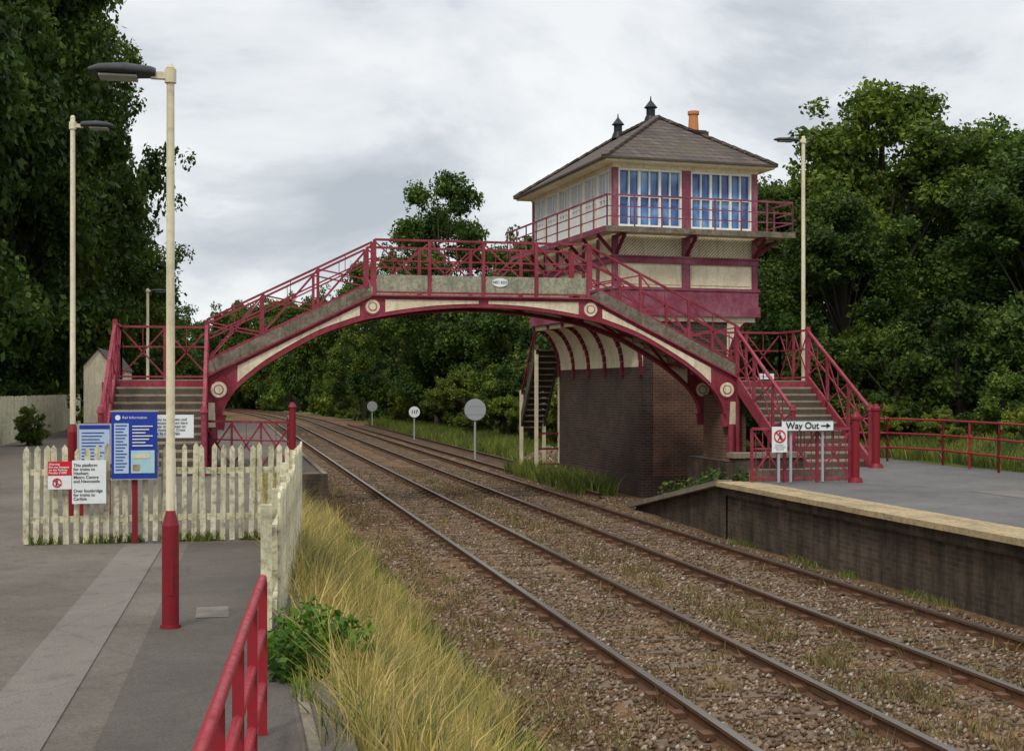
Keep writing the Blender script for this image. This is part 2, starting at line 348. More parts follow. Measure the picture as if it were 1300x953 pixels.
# ---------------------------------------------------------------- platforms
b=MB()
b.box(-7.0,0.62,-3,27.0,-0.3,0.95,ASPH); b.box(-7.0,1.9,27.002,75,-0.3,0.95,ASPH)
b.box(1.9,2.0,27.0,75,-0.3,0.99,COPE); b.box(0.64,2.0,26.93,26.99,-0.3,0.99,BRICKP)
b.add([(-0.75,2,0.954),(0.35,2,0.954),(0.35,15.4,0.954),(-0.45,15.4,0.954)],[(0,1,2,3)],ASPHD)
b.add([(-1.42,2,0.958),(-0.99,2,0.958),(-0.72,15.4,0.958),(-1.15,15.4,0.958)],[(0,1,2,3)],ASPHL)
b.add([(-0.25,10.3,0.958),(0.0,10.3,0.958),(0.0,10.8,0.958),(-0.25,10.8,0.958)],[(0,1,2,3)],ASPHL)
b.box(0.38,0.44,4.5,15.4,0.9,0.97,COPE)
b.build('left_platform_pavement')
b=MB()
b.box(9.36,19.0,-3,23.5,-0.3,0.86,BRICKP); b.box(12.0,19,23.502,33.0,-0.3,0.93,BRICKP)
b.box(9.27,9.37,-3,23.5,0.70,0.868,BRICKP)
y=-3
while y<23.4:
    y1=min(y+0.92,23.5); dx=random.uniform(-.012,.012); b.box(9.13+dx,9.62,y+0.008,y1-0.008,0.87,0.955+random.uniform(-.005,.005),EDGE); y=y1
b.add([(9.63,-3,0.95),(19,-3,0.95),(19,23.5,0.95),(9.63,23.5,0.95)],[(0,1,2,3)],ASPHR)
b.add([(12,23.5,0.95),(19,23.5,0.95),(19,33,0.95),(12,33,0.95)],[(0,1,2,3)],ASPHR)
b.add([(9.64,-3,0.954),(9.9,-3,0.954),(9.9,23.4,0.954),(9.64,23.4,0.954)],[(0,1,2,3)],EDGE)
b.add([(12.6,18.8,0.955),(13.5,18.8,0.955),(13.5,20.4,0.955),(12.6,20.4,0.955)],[(0,1,2,3)],ASPHL)
b.add([(12.9,10,0.955),(15,10,0.955),(15,17.2,0.955),(13.2,16.6,0.955)],[(0,1,2,3)],ASPHD)
b.add([(9.33,23.5,0.93),(12.0,23.5,0.93),(12.0,30,-0.1),(9.6,30,-0.1),(9.33,23.5,-0.3),(9.6,30,-0.3),(12,30,-.3)],[(0,1,2,3),(0,3,5,4),(3,2,6,5)],BRICKP)
b.beam((9.3,23.5,0.94),(9.58,30,-0.06),0.3,0.1,COPE)
b.beam((9.9,23.62,1.02),(11.9,23.62,1.02),0.25,0.3,COPE)
b.box(10.6,12.2,26.2,26.5,0.3,1.25,BRICKP); b.box(10.55,12.25,26.15,26.55,1.25,1.36,COPE)
b.build('right_platform_pavement')
b=MB(); b.box(-90,-7.15,-5,200,-0.3,0.93,GROUND); b.build('grass_bank')
b=MB(); b.box(19.01,120,-5,33,-0.3,0.9,GROUND); b.box(15.6,120,33.01,200,-.3,.9,GROUND); b.build('grass_bank.001')
# rough grass bank rising behind the platform railing
b=MB(); vs=[];gx=[16.45,16.8,17.6,19.0,21.5];gz=[0.955,1.02,1.12,1.3,1.7]; gy=list(np.arange(16,34,1.0))
for y in gy:
    for x,z in zip(gx,gz): vs.append((x+0.12*math.sin(y*1.3),y,z+(random.uniform(-.04,.04) if x>16.5 else 0)))
b.add(vs,[(i*5+j,i*5+j+1,(i+1)*5+j+1,(i+1)*5+j) for i in range(len(gy)-1) for j in range(4)],GROUND,True); b.build('weedy_bank')

# ---------------------------------------------------------------- footbridge
CX=5.95; Y0=30.5; Y1=32.2
OUT=[(-6.44,3.0),(-2.65,4.91),(2.65,4.91),(6.44,3.0)]
half=[(6.15,1.8),(6.05,2.3),(5.8,2.72),(5.35,3.12),(4.89,3.44),(3.99,3.95),(3.3,4.22),(2.65,4.41),(1.3,4.62),(0,4.69)]
INN=[(-x,z) for x,z in half]+[(x,z) for x,z in half[::-1][1:]]
def cat(pts,k=6):
    o=[]
    for i in range(len(pts)-1):
        p0=pts[max(i-1,0)];p1=pts[i];p2=pts[i+1];p3=pts[min(i+2,len(pts)-1)]
        for j in range(k):
            t=j/k
            o.append(tuple(0.5*((2*p1[c])+(-p0[c]+p2[c])*t+(2*p0[c]-5*p1[c]+4*p2[c]-p3[c])*t*t+(-p0[c]+3*p1[c]-3*p2[c]+p3[c])*t**3) for c in (0,1)))
    o.append(pts[-1]); return o
INS=cat(INN)
outz=lambda x: float(np.interp(x,[p[0] for p in OUT],[p[1] for p in OUT]))
innz=lambda x: float(np.interp(x,[p[0] for p in INS],[p[1] for p in INS]))
b=MB()
for yy in (Y0,Y1):
    poly=[(CX-6.44,1.8)]+[(CX+x,z) for x,z in INS]+[(CX+6.44,1.8)]+[(CX+x,z) for x,z in OUT[::-1]]
    b.prism(poly,yy-0.012,yy+0.012,RED)
    for i in range(len(INS)-1):
        p=INS[i];q=INS[i+1]
        b.beam((CX+p[0],yy,p[1]),(CX+q[0],yy,q[1]),0.20,0.035,RED)
    for i in range(3):
        p=OUT[i];q=OUT[i+1]; b.beam((CX+p[0],yy,p[1]+0.015),(CX+q[0],yy,q[1]+0.015),0.22,0.035,RED)
    for sy in ((-0.026,-0.0145),(0.0145,0.026)):
        segs=[(-5.75,-2.95),(-2.35,-0.12),(0.12,2.35),(2.95,5.75)]
        for a0,a1 in segs:
            xs_=np.linspace(a0,a1,22); top=[];bot=[]
            for x in xs_:
                t=outz(x)-0.085; bo=innz(x)+0.115
                if abs(x)<2.6: bo=innz(x)+0.075; t=outz(x)-0.075
                if t-bo<0.03: mz=(t+bo)/2; t=mz+0.015; bo=mz-0.015
                top.append((CX+x,t)); bot.append((CX+x,bo))
            b.prism(bot+top[::-1],yy+sy[0],yy+sy[1],CREAM)
        for sx in (-1,1):
            for cx_,cz_,rr in ((2.65*sx,4.665,0.165),(6.17*sx,2.72,0.18)):
                b.cyl((CX+cx_,yy+sy[0]*1.0,cz_),(CX+cx_,yy+sy[1]*1.0,cz_),rr+0.05,rr+0.05,RED,28)
                off=-0.012 if sy[0]<0 else 0.012
                b.cyl((CX+cx_,yy+sy[0]+off,cz_),(CX+cx_,yy+sy[1]+off,cz_),rr,rr,CREAM,28)
                b.cyl((CX+cx_,yy+sy[0]+off*1.6,cz_),(CX+cx_,yy+sy[1]+off*1.6,cz_),rr*0.62,rr*0.62,RED,28)
                b.cyl((CX+cx_,yy+sy[0]+off*2.2,cz_),(CX+cx_,yy+sy[1]+off*2.2,cz_),rr*0.5,rr*0.5,CREAM,28)
    for sx in (-1,1):
        b.prism([(CX+sx*6.40,1.86),(CX+sx*6.24,1.86),(CX+sx*6.26,2.42),(CX+sx*6.40,2.42)],yy-0.024,yy+0.024,CREAM)
    for sx in (-1,1):
        b.prism([(CX+sx*6.44,3.04),(CX+sx*2.65,4.95),(CX+sx*2.65,5.0),(CX+sx*2.9,5.12),(CX+sx*6.44,3.34)],yy-0.045,yy+0.045,CONC)
    for k in range(44):
        x=CX-2.55+k*5.1/43; b.cyl((x,yy-0.013,4.875),(x,yy-0.022,4.875),0.014,0.010,RED,6)
for x in np.linspace(-5.2,5.2,9):
    b.beam((CX+x,Y0,innz(x)+0.12),(CX+x,Y1,innz(x)+0.12),0.08,0.1,REDD)
for k in range(8):
    x0=-5.2+k*1.3; 
    b.beam((CX+x0,Y0,innz(x0)+.1),(CX+x0+1.3,Y1,innz(x0+1.3)+.1),0.05,0.05,REDD)
b.box(CX-2.68,CX+2.68,Y0+0.05,Y1-0.05,4.84,4.95,CONC)
ns=12
for sx in (-1,1):
    for i in range(ns):
        f0=i/ns; xa=6.44-f0*3.79; xb=6.44-(i+1)/ns*3.79; z=2.98+(i+1)*(1.97/ns)
        b.box(CX+min(sx*xa,sx*xb),CX+max(sx*xa,sx*xb),Y0+0.05,Y1-0.05,z-0.2,z,STEP)
def railing(b,p,q,n,h,red=RED,post=0.05,panel=None,thick=0.035):
    p=Vector(p);q=Vector(q); up=Vector((0,0,1))
    b.beam(p+up*h,q+up*h,0.07,0.05,red); b.beam(p+up*0.06,q+up*0.06,0.04,0.045,red)
    b.beam(p+up*h*0.62,q+up*h*0.62,0.025,0.035,red)
    for i in range(n+1):
        c=p.lerp(q,i/n); b.beam(c-up*0.05,c+up*(h+0.0),post,post,red)
    for i in range(n):
        a=p.lerp(q,i/n);c=p.lerp(q,(i+1)/n)
        b.beam(a+up*0.08,c+up*(h-0.04),0.018,thick,red); b.beam(a+up*(h-0.04),c+up*0.08,0.018,thick,red)
        m_=a.lerp(c,0.5)
        b.beam(m_+up*h*0.62,m_+up*h,0.015,0.03,red)
for yy in (Y0,Y1):
    railing(b,(CX-2.6,yy,4.95),(CX+2.6,yy,4.95),4,1.29,post=0.075)
    for i in range(4):
        x0=CX-2.6+i*1.3; b.box(x0+0.05,x0+1.25,yy-0.012,yy+0.012,5.01,5.42,PANEL)
    for sx in (-1,1):
        railing(b,(CX+sx*6.44,yy,3.33),(CX+sx*2.66,yy,5.2),3,0.98,post=0.065)
for sx,xa,xb in ((-1,-2.5,-0.49),(1,12.39,14.3)):
    b.box(xa,xb,Y0,Y1,2.84,2.95,STEP)
    b.beam((xa,Y0-0.03,2.8),(xb,Y0-0.03,2.8),0.05,0.25,RED); b.beam((xa,Y1+0.03,2.8),(xb,Y1+0.03,2.8),0.05,0.25,RED)
    railing(b,(xa,Y1,2.97),(xb,Y1,2.97),2,1.25,post=0.06)
    xo=xa if sx<0 else xb
    railing(b,(xo,Y0,2.97),(xo,Y1,2.97),2,1.25,post=0.06)
    for px in (xa+0.03,xb-0.03):
        for py in (Y0+0.02,Y1-0.02):
            b.cyl((px,py,-0.2),(px,py,2.84),0.075,0.065,RED,12)
            b.cyl((px,py,2.7),(px,py,2.84),0.07,0.12,RED,12)
            b.cyl((px,py,.9),(px,py,1.1),0.12,0.10,RED,12)
    nst=12; run=3.3
    for i in range(nst):
        z=2.95-(i+1)*(2.0/nst); ya=Y0-(i)*run/nst; yb=Y0-(i+1)*run/nst
        if i<nst-1:
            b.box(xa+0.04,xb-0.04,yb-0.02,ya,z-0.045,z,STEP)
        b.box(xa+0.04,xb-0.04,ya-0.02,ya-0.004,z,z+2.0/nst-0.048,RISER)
    for xx in (xa,xb):
        b.beam((xx,Y0,2.86),(xx,Y0-run,0.99),0.06,0.30,RED)
        railing(b,(xx,Y0,3.0),(xx,Y0-run,1.06),3,1.2,post=0.06)
        b.cyl((xx,Y0-run,0.95),(xx,Y0-run,2.25),0.06,0.06,RED,12)
        b.cyl((xx,Y0-run,2.25),(xx,Y0-run,2.38),0.09,0.05,RED,12)
        b.beam((xx,Y0,2.95),(xx,Y0,4.3),0.1,0.1,RED)
b.box(12.1,12.7,Y0+0.15,Y1-0.15,-0.2,2.6,BRICKR)
b.box(-0.85,-0.35,Y0+0.15,Y1-0.15,-0.2,2.6,BRICKR)
for yy in (Y0-0.005,Y1+0.005):
    for sx in (-1,1): b.cyl((CX+sx*6.3,yy,-0.2),(CX+sx*6.3,yy,1.85),0.1,0.085,RED,14)
bridge=b.build('footbridge')
b=MB(); b.cyl((6.35,Y0-0.02,5.28),(6.35,Y0-0.035,5.28),0.17,0.17,SIGNW,28); o=b.build('bridge_number_plate')
for v in o.data.vertices: v.co.z=5.28+(v.co.z-5.28)*0.62; v.co.x=6.35+(v.co.x-6.35)*1.15
text('NEC 2253',6.35,Y0-0.038,5.28,0.085,BLACK,o,'CENTER',0.002)

# ---------------------------------------------------------------- signal box (local coords)
T=Matrix.Translation((9.82,33.35,0))@Matrix.Rotation(math.radians(5),4,'Z')
b=MB()
A0,A1,B0,B1=0.38,4.72,0.38,7.42
I0,I1=1.28,3.82
ZT=8.74
b.box(I0,I1,B0+0.1,B1-0.1,-0.3,4.74,BRICK)
b.box(I0-0.05,I1+0.05,B0+0.05,B1-0.05,-0.3,0.35,BRICK)
b.box(I0+0.3,I1-0.3,B0+0.06,B0+0.098,-0.3,3.9,BRICKR)
b.box(A0+0.05,A1-0.05,B0+0.05,B1-0.05,4.6,7.15,CREAM)
b.box(A0-0.06,A1+0.06,B0-0.06,B1+0.06,4.74,5.02,MAUVE)
b.box(A0-0.02,A1+0.02,B0-0.02,B1+0.02,5.023,5.44,MAUVE)
b.box(A0-0.05,A1+0.05,B0-0.05,B1+0.05,5.443,5.52,MAUVE)
b.box(A0-0.02,A1+0.02,B0-0.02,B1+0.02,6.17,6.32,MAUVE)
b.box(A0-0.05,A1+0.05,B0-0.05,B1+0.05,6.323,6.37,MAUVE)
def posts_end(y,s):
    for x0,x1 in ((A0,A0+0.14),(2.42,2.66),(A1-0.16,A1)):
        b.box(x0,x1,min(y,y+s*0.05),max(y,y+s*0.05),5.523,6.167,MAUVE)
        b.box(x0,x1,min(y,y+s*0.045),max(y,y+s*0.045),6.373,6.9,MAUVE)
posts_end(B0-0.001,1); posts_end(B1+0.001,-1)
nb=6
for i in range(nb+1):
    y=B0+0.07+(B1-B0-0.14)*i/nb
    for x,s in ((A0+0.002,1),(A1-0.002,-1)):
        b.box(min(x,x+s*.046),max(x,x+s*.046),y-0.07,y+0.07,5.523,6.167,MAUVE)
        b.box(min(x,x+s*.046),max(x,x+s*.046),y-0.07,y+0.07,6.373,6.9,MAUVE)
for x0,x1 in ((A0+0.14,2.42),(2.66,A1-0.16)):
    b.box(x0+0.06,x1-0.06,B0+0.03,B0+0.049,5.6,6.09,CREAM)
    n=20; w=(x1-x0)/n
    for k in range(-6,n+1):
        xa=x0+k*w; pa=Vector((xa,B0+0.046,6.375)); pb=Vector((xa+6*w,B0+0.046,6.895))
        t0=max(0,(x0-pa.x)/(pb.x-pa.x)); t1=min(1,(x1-pa.x)/(pb.x-pa.x))
        if t1>t0: b.beam(pa.lerp(pb,t0),pa.lerp(pb,t1),0.012,0.012,RISER)
for side in (0,1):
    K=10; pts=[]
    for k in range(K+1):
        t=k/K*math.pi/2; off=0.9*(1-math.cos(t)); z=3.35+1.36*math.sin(t)
        x=I0-off if side==0 else I1+off
        pts.append((x,z))
    for k in range(K):
        (xa,za),(xb,zb)=pts[k],pts[k+1]
        b.add([(xa,B0+.1,za),(xb,B0+.1,zb),(xb,B1-.1,zb),(xa,B1-.1,za)],[(0,1,2,3)],CREAM)
    for i in range(6):
        y=B0+0.16+(B1-B0-0.32)*i/5
        for k in range(K):
            (xa,za),(xb,zb)=pts[k],pts[k+1]; s=-0.04 if side==0 else 0.04
            b.beam((xa+s,y,za-0.04),(xb+s*0.5,y,zb-0.05),0.075,0.12,RIB)
        xx=I0 if side==0 else I1
        b.beam((xx+s,y,3.12),(xx+s,y,3.35),0.075,0.12,RIB)
for side in (0,1):
    sg=-1 if side==0 else 1; x_=I0 if side==0 else I1
    for yy in (B0+0.09,B1-0.09):
        poly=[(x_,3.35)]
        for k in range(11):
            t=k/10*math.pi/2; poly.append((x_+sg*0.9*(1-math.cos(t)),3.35+1.36*math.sin(t)))
        poly.append((x_,4.71)); b.prism(poly,yy-0.01,yy+0.01,CREAM)
b.box(A0+0.14,A1-0.14,B0+0.14,B1-0.14,7.1,ZT+0.1,GLASS)
b.box(A0-0.02,A1+0.02,B0-0.02,B1+0.02,ZT,ZT+0.12,CREAM)
b.box(A0-0.02,A1+0.02,B0-0.02,B1+0.02,7.06,7.15,CREAM)
def window(axis,c,u0,u1,n,z0=7.15,z1=ZT,s=1):
    def bx(a0,a1,zz0,zz1,dd0,dd1,m):
        e0,e1=sorted((c+dd0*s,c+dd1*s))
        if axis=='x': b.box(a0,a1,e0,e1,zz0,zz1,m)
        else: b.box(e0,e1,a0,a1,zz0,zz1,m)
    bx(u0,u0+0.05,z0,z1,0.02,0.13,WHITE); bx(u1-0.05,u1,z0,z1,0.02,0.13,WHITE)
    bx(u0+0.05,u1-0.05,z1-0.06,z1-0.001,0.02,0.13,WHITE); bx(u0+0.05,u1-0.05,z0+0.001,z0+0.06,0.02,0.13,WHITE)
    for k in range(1,n):
        u=u0+0.03+(u1-u0-0.06)*k/n; w=0.032 if k in (n//3,2*n//3) else 0.014
        bx(u-w,u+w,z0+0.06,z1-0.06,0.05,0.128,WHITE)
    zt=z0+(z1-z0)*0.52
    bx(u0+0.05,u1-0.05,zt-0.012,zt+0.012,0.06,0.127,WHITE)
for c,s in ((B0,1),(B1,-1)):
    window('x',c,0.53,2.41,6,s=s); window('x',c,2.68,4.54,6,s=s)
    for x0,x1 in ((A0,0.528),(2.412,2.678),(4.542,A1)):
        b.box(x0,x1,min(c,c+s*.15),max(c,c+s*.15),7.15,ZT,MAUVE)
for c,s in ((A0,1),(A1,-1)):
    for i in range(nb):
        y0=B0+0.16+(B1-B0-0.32)*i/nb; y1=B0+0.16+(B1-B0-0.32)*(i+1)/nb
        window('y',c,y0+0.05,y1-0.05,4,s=s)
        b.box(min(c,c+s*.15),max(c,c+s*.15),y0-0.048,y0+0.048,7.151,ZT-.001,CREAM)
b.box(-0.1,5.45,-0.35,B0-0.06,6.93,7.03,CREAM); b.box(-0.1,A0-0.06,B0-0.058,8.0,6.93,7.03,CREAM); b.box(A1+0.06,5.45,B0-0.058,8.0,6.93,7.03,CREAM)
b.box(-0.12,5.47,-0.40,-0.352,6.90,7.05,CONC); b.box(-0.15,-0.102,-0.35,8,6.90,7.05,MAUVE)
def brail(p,q,n):
    p=Vector(p);q=Vector(q);up=Vector((0,0,1))
    for z,t in ((0.85,0.045),(0.55,0.028),(0.28,0.028)): b.beam(p+up*z,q+up*z,t,t,MAUVE)
    for i in range(n+1): c=p.lerp(q,i/n); b.beam(c,c+up*0.86,0.035,0.035,MAUVE)
brail((-0.08,-0.33,7.03),(5.42,-0.33,7.03),7); brail((-0.08,-0.33,7.03),(-0.08,8.6,7.03),9); brail((5.42,-0.33,7.03),(5.42,8,7.03),8)
for x in (A0+0.08,2.54,A1-0.1): 
    b.beam((x,B0-0.02,6.4),(x,-0.3,6.9),0.07,0.08,RIB); b.beam((x,B0,6.88),(x,-0.35,6.88),0.07,0.07,MAUVE)
for i in range(nb+1):
    y=B0+0.07+(B1-B0-0.14)*i/nb; b.beam((A0,y,6.45),(-0.05,y,6.9),0.07,0.08,RIB); b.beam((A1,y,6.45),(5.35,y,6.9),0.07,0.08,RIB)
E=8.94; RZ=10.62; RW=5.12; RL=8.0
rv=[(-0.04,-0.02,E),(RW,-0.02,E),(RW,RL,E),(-0.04,RL,E),(2.6,2.45,RZ),(2.6,5.5,RZ)]
b.add(rv,[(0,1,4),(1,2,5,4),(2,3,5),(3,0,4,5)],SLATE)
b.box(0.02,RW-.05,0.03,RL-.05,E-0.09,E-.01,CREAM)
for p,q in ((0,4),(1,4),(2,5),(3,5),(4,5)):
    pv=Vector(rv[p]);qv=Vector(rv[q]); 
    L=(qv-pv).length; n=int(L/0.35)
    for k in range(n):
        b.beam(pv.lerp(qv,k/n)+Vector((0,0,.03)),pv.lerp(qv,(k+0.93)/n)+Vector((0,0,.045)),0.17,0.07,SLATE)
for p,q in ((0,1),(1,2),(2,3),(3,0)):
    b.beam(Vector(rv[p])+Vector((0,0,-.01)),Vector(rv[q])+Vector((0,0,-.01)),0.06,0.05,RISER)
for y in (2.75,5.3):
    b.cyl((2.5,y,RZ-0.1),(2.5,y,RZ+0.10),0.22,0.15,BLACK,12)
    b.cyl((2.5,y,RZ+0.10),(2.5,y,RZ+0.36),0.13,0.13,BLACK,12)
    b.cyl((2.5,y,RZ+0.34),(2.5,y,RZ+0.54),0.20,0.04,BLACK,12)
    b.cyl((2.5,y,RZ+0.54),(2.5,y,RZ+0.68),0.03,0.012,BLACK,8)
b.box(4.3,4.9,4.0,4.6,8.9,10.68,BRICK); b.box(4.25,4.95,3.95,4.65,10.52,10.64,BRICK)
b.cyl((4.6,4.3,10.68),(4.6,4.3,11.22),0.17,0.14,TERRA,14); b.cyl((4.6,4.3,11.2),(4.6,4.3,11.3),0.18,0.18,TERRA,14)
SX0,SX1=0.62,1.42
for x,y in ((SX0,7.7),(SX1,7.7),(SX0,9.3),(SX1,9.3)):
    b.beam((x,y,-0.3),(x,y,2.7 if y>8 else 4.0),0.10,0.10,CREAM)
for x in (SX0,SX1):
    b.beam((x,7.65,4.1),(x,9.5,1.35),0.07,0.26,RISER); b.beam((x,7.65,4.95),(x,9.5,2.25),0.05,0.06,RIB)
    for t in (0.1,0.5,0.9):
        c=Vector((x,7.65,4.05)).lerp(Vector((x,9.5,1.35)),t); b.beam(c,c+Vector((0,0,.92)),0.05,0.05,RIB)
for k in range(14):
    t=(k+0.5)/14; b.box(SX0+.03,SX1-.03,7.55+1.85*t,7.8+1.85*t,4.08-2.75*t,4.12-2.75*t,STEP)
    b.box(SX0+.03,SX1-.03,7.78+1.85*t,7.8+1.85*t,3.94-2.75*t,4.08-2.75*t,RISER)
for z in (0.3,0.8,1.3): b.beam((SX0,7.7,z),(SX1,7.7,z),0.05,0.06,RIB)
b.build('signal_box',T)

# ---------------------------------------------------------------- lamps
def lamp(name,x,y,z0,H,base_h,r,rb,d,L,zarm):
    b=MB()
    b.cyl((x,y,z0),(x,y,z0+base_h-0.06),rb,rb,REDD,20); b.cyl((x,y,z0+base_h-0.06),(x,y,z0+base_h+0.05),rb,r,REDD,20)
    b.cyl((x,y,z0+base_h+0.05),(x,y,z0+H),r,r*0.85,CREAM,16); b.cyl((x,y,z0+H),(x,y,z0+H+0.03),r*0.95,r*0.5,CREAM,16)
    b.cyl((x,y,z0),(x,y,z0+0.03),rb*1.25,rb*1.2,REDD,20)
    za=z0+zarm
    b.beam((x,y,za),(x+d*0.14,y,za),0.05,0.05,CREAM)
    b.cyl((x,y,za-.05),(x,y,za+.05),r*1.3,r*1.3,CREAM,14)
    prof=[(0.05,0.045,0.05),(0.12,0.09,0.06),(0.5,0.14,0.075),(0.85,0.12,0.06),(1.0,0.06,0.03)]
    vs=[];n=14
    for t,w,h in prof:
        for k in range(n):
            a=2*math.pi*k/n; zz=math.sin(a)*h*(1.0 if math.sin(a)>0 else 0.35)
            vs.append((x+d*(0.08+t*L),y+math.cos(a)*w,za+0.005+zz))
    fs=[]
    for i in range(len(prof)-1):
        for k in range(n): fs.append((i*n+k,i*n+(k+1)%n,(i+1)*n+(k+1)%n,(i+1)*n+k))
    b.add(vs,fs,LAMPH,True); b.add(vs,[tuple(range(n)),tuple(range((len(prof)-1)*n,len(prof)*n))],LAMPH)
    c=x+d*(0.08+0.58*L); b.box(c-L*0.27,c+L*0.27,y-0.09,y+0.09,za-0.035,za-0.02,LENS)
    if L<0.52: b.box(x-0.02,x+0.02,y-rb-0.004,y-rb+0.02,z0+0.25,z0+0.5,REDD)
    return b.build(name)
lamp('street_lamp',-0.42,9.94,0.95,4.14,0.82,0.033,0.062,-1,0.50,4.08)
lamp('street_lamp.001',-2.11,18.9,0.95,5.53,1.24,0.038,0.07,1,0.46,5.42)
lamp('street_lamp.002',14.55,31.3,0.95,8.3,1.2,0.055,0.09,-1,0.72,8.2)
lamp('street_lamp.003',-3.06,52.2,0.95,5.65,1.2,0.06,0.08,1,0.7,5.6)
lamp('street_lamp.004',-2.9,70,0.95,5.65,1.2,0.07,0.09,1,0.7,5.6)

# ---------------------------------------------------------------- picket fences
def picket(b,x,y,z0,h,w,dx,dy,lean=0):
    nx,ny=-dy,dx; t=0.011; l=lean
    prof=[(-w/2,0),(w/2,0),(w/2,h-0.045),(0.0,h),(-w/2,h-0.045)]
    vs=[]
    for s in (-t,t):
        for a,z in prof: vs.append((x+dx*(a+l*z)+nx*s,y+dy*(a+l*z)+ny*s,z0+z))
    b.add(vs,[(0,1,2,3,4),(9,8,7,6,5)]+[(i,(i+1)%5,5+(i+1)%5,5+i) for i in range(5)],CREAMF)
def pfence(b,p,q,z0,h,sp=0.109,w=0.062,back=1,post=CREAMF):
    p=Vector(p);q=Vector(q);L=(q-p).length;d=(q-p).normalized(); n=int(L/sp)
    for i in range(n+1):
        c=p+d*i*sp; picket(b,c.x,c.y,z0+random.uniform(0,.03),h+random.uniform(-.035,.02),w*random.uniform(.88,1.08),d.x,d.y,random.uniform(-.025,.025))
    nx,ny=-d.y*back,d.x*back
    for z in (0.28,0.82):
        b.beam((p.x+nx*.035,p.y+ny*.035,z0+z),(q.x+nx*.035,q.y+ny*.035,z0+z),0.045,0.07,CREAMF)
    k=max(1,int(L/1.4))
    for i in range(k+1):
        c=p.lerp(q,i/k); b.box(c.x+nx*.09-.04,c.x+nx*.09+.04,c.y+ny*.09-.04,c.y+ny*.09+.04,z0,z0+h-.08,post)
b=MB(); pfence(b,(-2.25,15.6),(0.80,15.6),0.95,1.12); b.build('picket_fence')
b=MB(); pfence(b,(0.84,15.55),(0.62,12.9),0.88,1.2,back=-1); pfence(b,(0.62,12.85),(0.36,9.7),0.85,1.1,back=-1); b.build('picket_fence.001')
b=MB(); y=10
while y<66:
    b.box(-7.05+random.uniform(-.008,.008),-7.02,y+0.004,y+0.146,0.95,2.5+random.uniform(-.02,.02),CREAMF); y+=0.15
b.box(-7.13,-7.06,10,66,1.25,1.35,CREAMF); b.box(-7.13,-7.06,10,66,2.1,2.2,CREAMF)
b.build('board_fence')

b=MB()
P0=Vector((-0.10,3.2,0.95));P1=Vector((0.17,6.75,0.95)); up=Vector((0,0,1))
for h in (0.80,0.53,0.26): b.cyl(P0+up*h,P1+up*h,0.022,0.022,REDN,12)
for i in range(5):
    c=P0.lerp(P1,i/4); b.beam(c-up*.05,c+up*0.79,0.045,0.045,REDN)
b.build('handrail')
b=MB()
pl=[(14.55,29.8),(15.9,29.4),(16.35,27.6),(16.0,24.8),(15.55,22.0),(15.3,18.5)]
for i in range(len(pl)-1):
    p=Vector((*pl[i],0.95));q=Vector((*pl[i+1],0.95)); n=max(1,round((q-p).length/1.6))
    for h in (1.05,0.7,0.35): b.cyl(p+up*h,q+up*h,0.024,0.024,REDN,10)
    for k in range(n+1): c=p.lerp(q,k/n); b.cyl(c,c+up*1.05,0.028,0.028,REDN,10)
b.build('platform_railing')
b=MB()
railing(b,(9.75,23.25,0.97),(11.6,22.9,0.97),3,1.0,red=RED,post=0.05)
for t in np.linspace(0.04,0.96,14):
    c=Vector((9.75,23.25,0.97)).lerp(Vector((11.6,22.9,0.97)),t); b.beam(c,c+up*1.0,0.014,0.014,RED)
b.build('gate_railing')
def pillar(name,x,y,H,r=0.075):
    b=MB(); b.cyl((x,y,.95),(x,y,1.05),r*1.9,r*1.4,REDD,16); b.cyl((x,y,1.05),(x,y,.95+H),r,r,REDD,16)
    b.cyl((x,y,.95+H),(x,y,1.0+H),r*1.35,r*1.35,REDD,16); b.cyl((x,y,1.0+H),(x,y,1.1+H),r*1.1,r*0.4,REDD,16); return b.build(name)
pillar('iron_post',11.67,22.8,1.2); pillar('iron_post.001',14.3,27.2-0.25,1.3,0.085)
b=MB(); b.box(10.20,11.24,22.86,22.885,1.93,2.14,SIGNW); 
for x in (10.4,11.05): b.beam((x,22.93,0.97),(x,22.93,2.12),0.04,0.04,GREYP)
b.box(10.99,11.12,22.85,22.858,2.022,2.046,BLACK); b.prism([(11.10,1.985),(11.18,2.034),(11.10,2.083)],22.85,22.858,BLACK)
b.prism([(10.20,1.93),(11.24,1.93),(11.24,1.942),(10.20,1.942)],22.85,22.858,BLACK); b.prism([(10.20,2.128),(11.24,2.128),(11.24,2.14),(10.20,2.14)],22.85,22.858,BLACK)
o=b.build('way_out_sign'); text('Way Out',10.27,22.848,2.033,0.175,BLACK,o,'LEFT',0.003)
b=MB(); b.box(9.98,10.28,22.82,22.84,1.54,2.02,SIGNW)
X_,Z_=10.13,1.84
for k in range(24):
    a=2*math.pi*k/24;a2=2*math.pi*(k+1)/24
    b.beam((X_+.11*math.cos(a),22.812,Z_+.11*math.sin(a)),(X_+.11*math.cos(a2),22.812,Z_+.11*math.sin(a2)),0.01,0.024,SIGNR)
b.beam((X_-.075,22.804,Z_+.075),(X_+.075,22.804,Z_-.075),0.006,0.022,SIGNR)
b.cyl((X_,22.815,Z_+.06),(X_,22.808,Z_+.06),0.018,0.018,BLACK,12); b.beam((X_,22.812,Z_+.035),(X_,22.812,Z_-.02),0.006,0.035,BLACK)
b.beam((X_,22.812,Z_-.02),(X_-.035,22.812,Z_-.075),0.006,0.016,BLACK);b.beam((X_,22.812,Z_-.02),(X_+.035,22.812,Z_-.075),0.006,0.016,BLACK)
b.beam((X_,22.812,Z_+.025),(X_+.04,22.812,Z_-.01),0.006,0.012,BLACK)
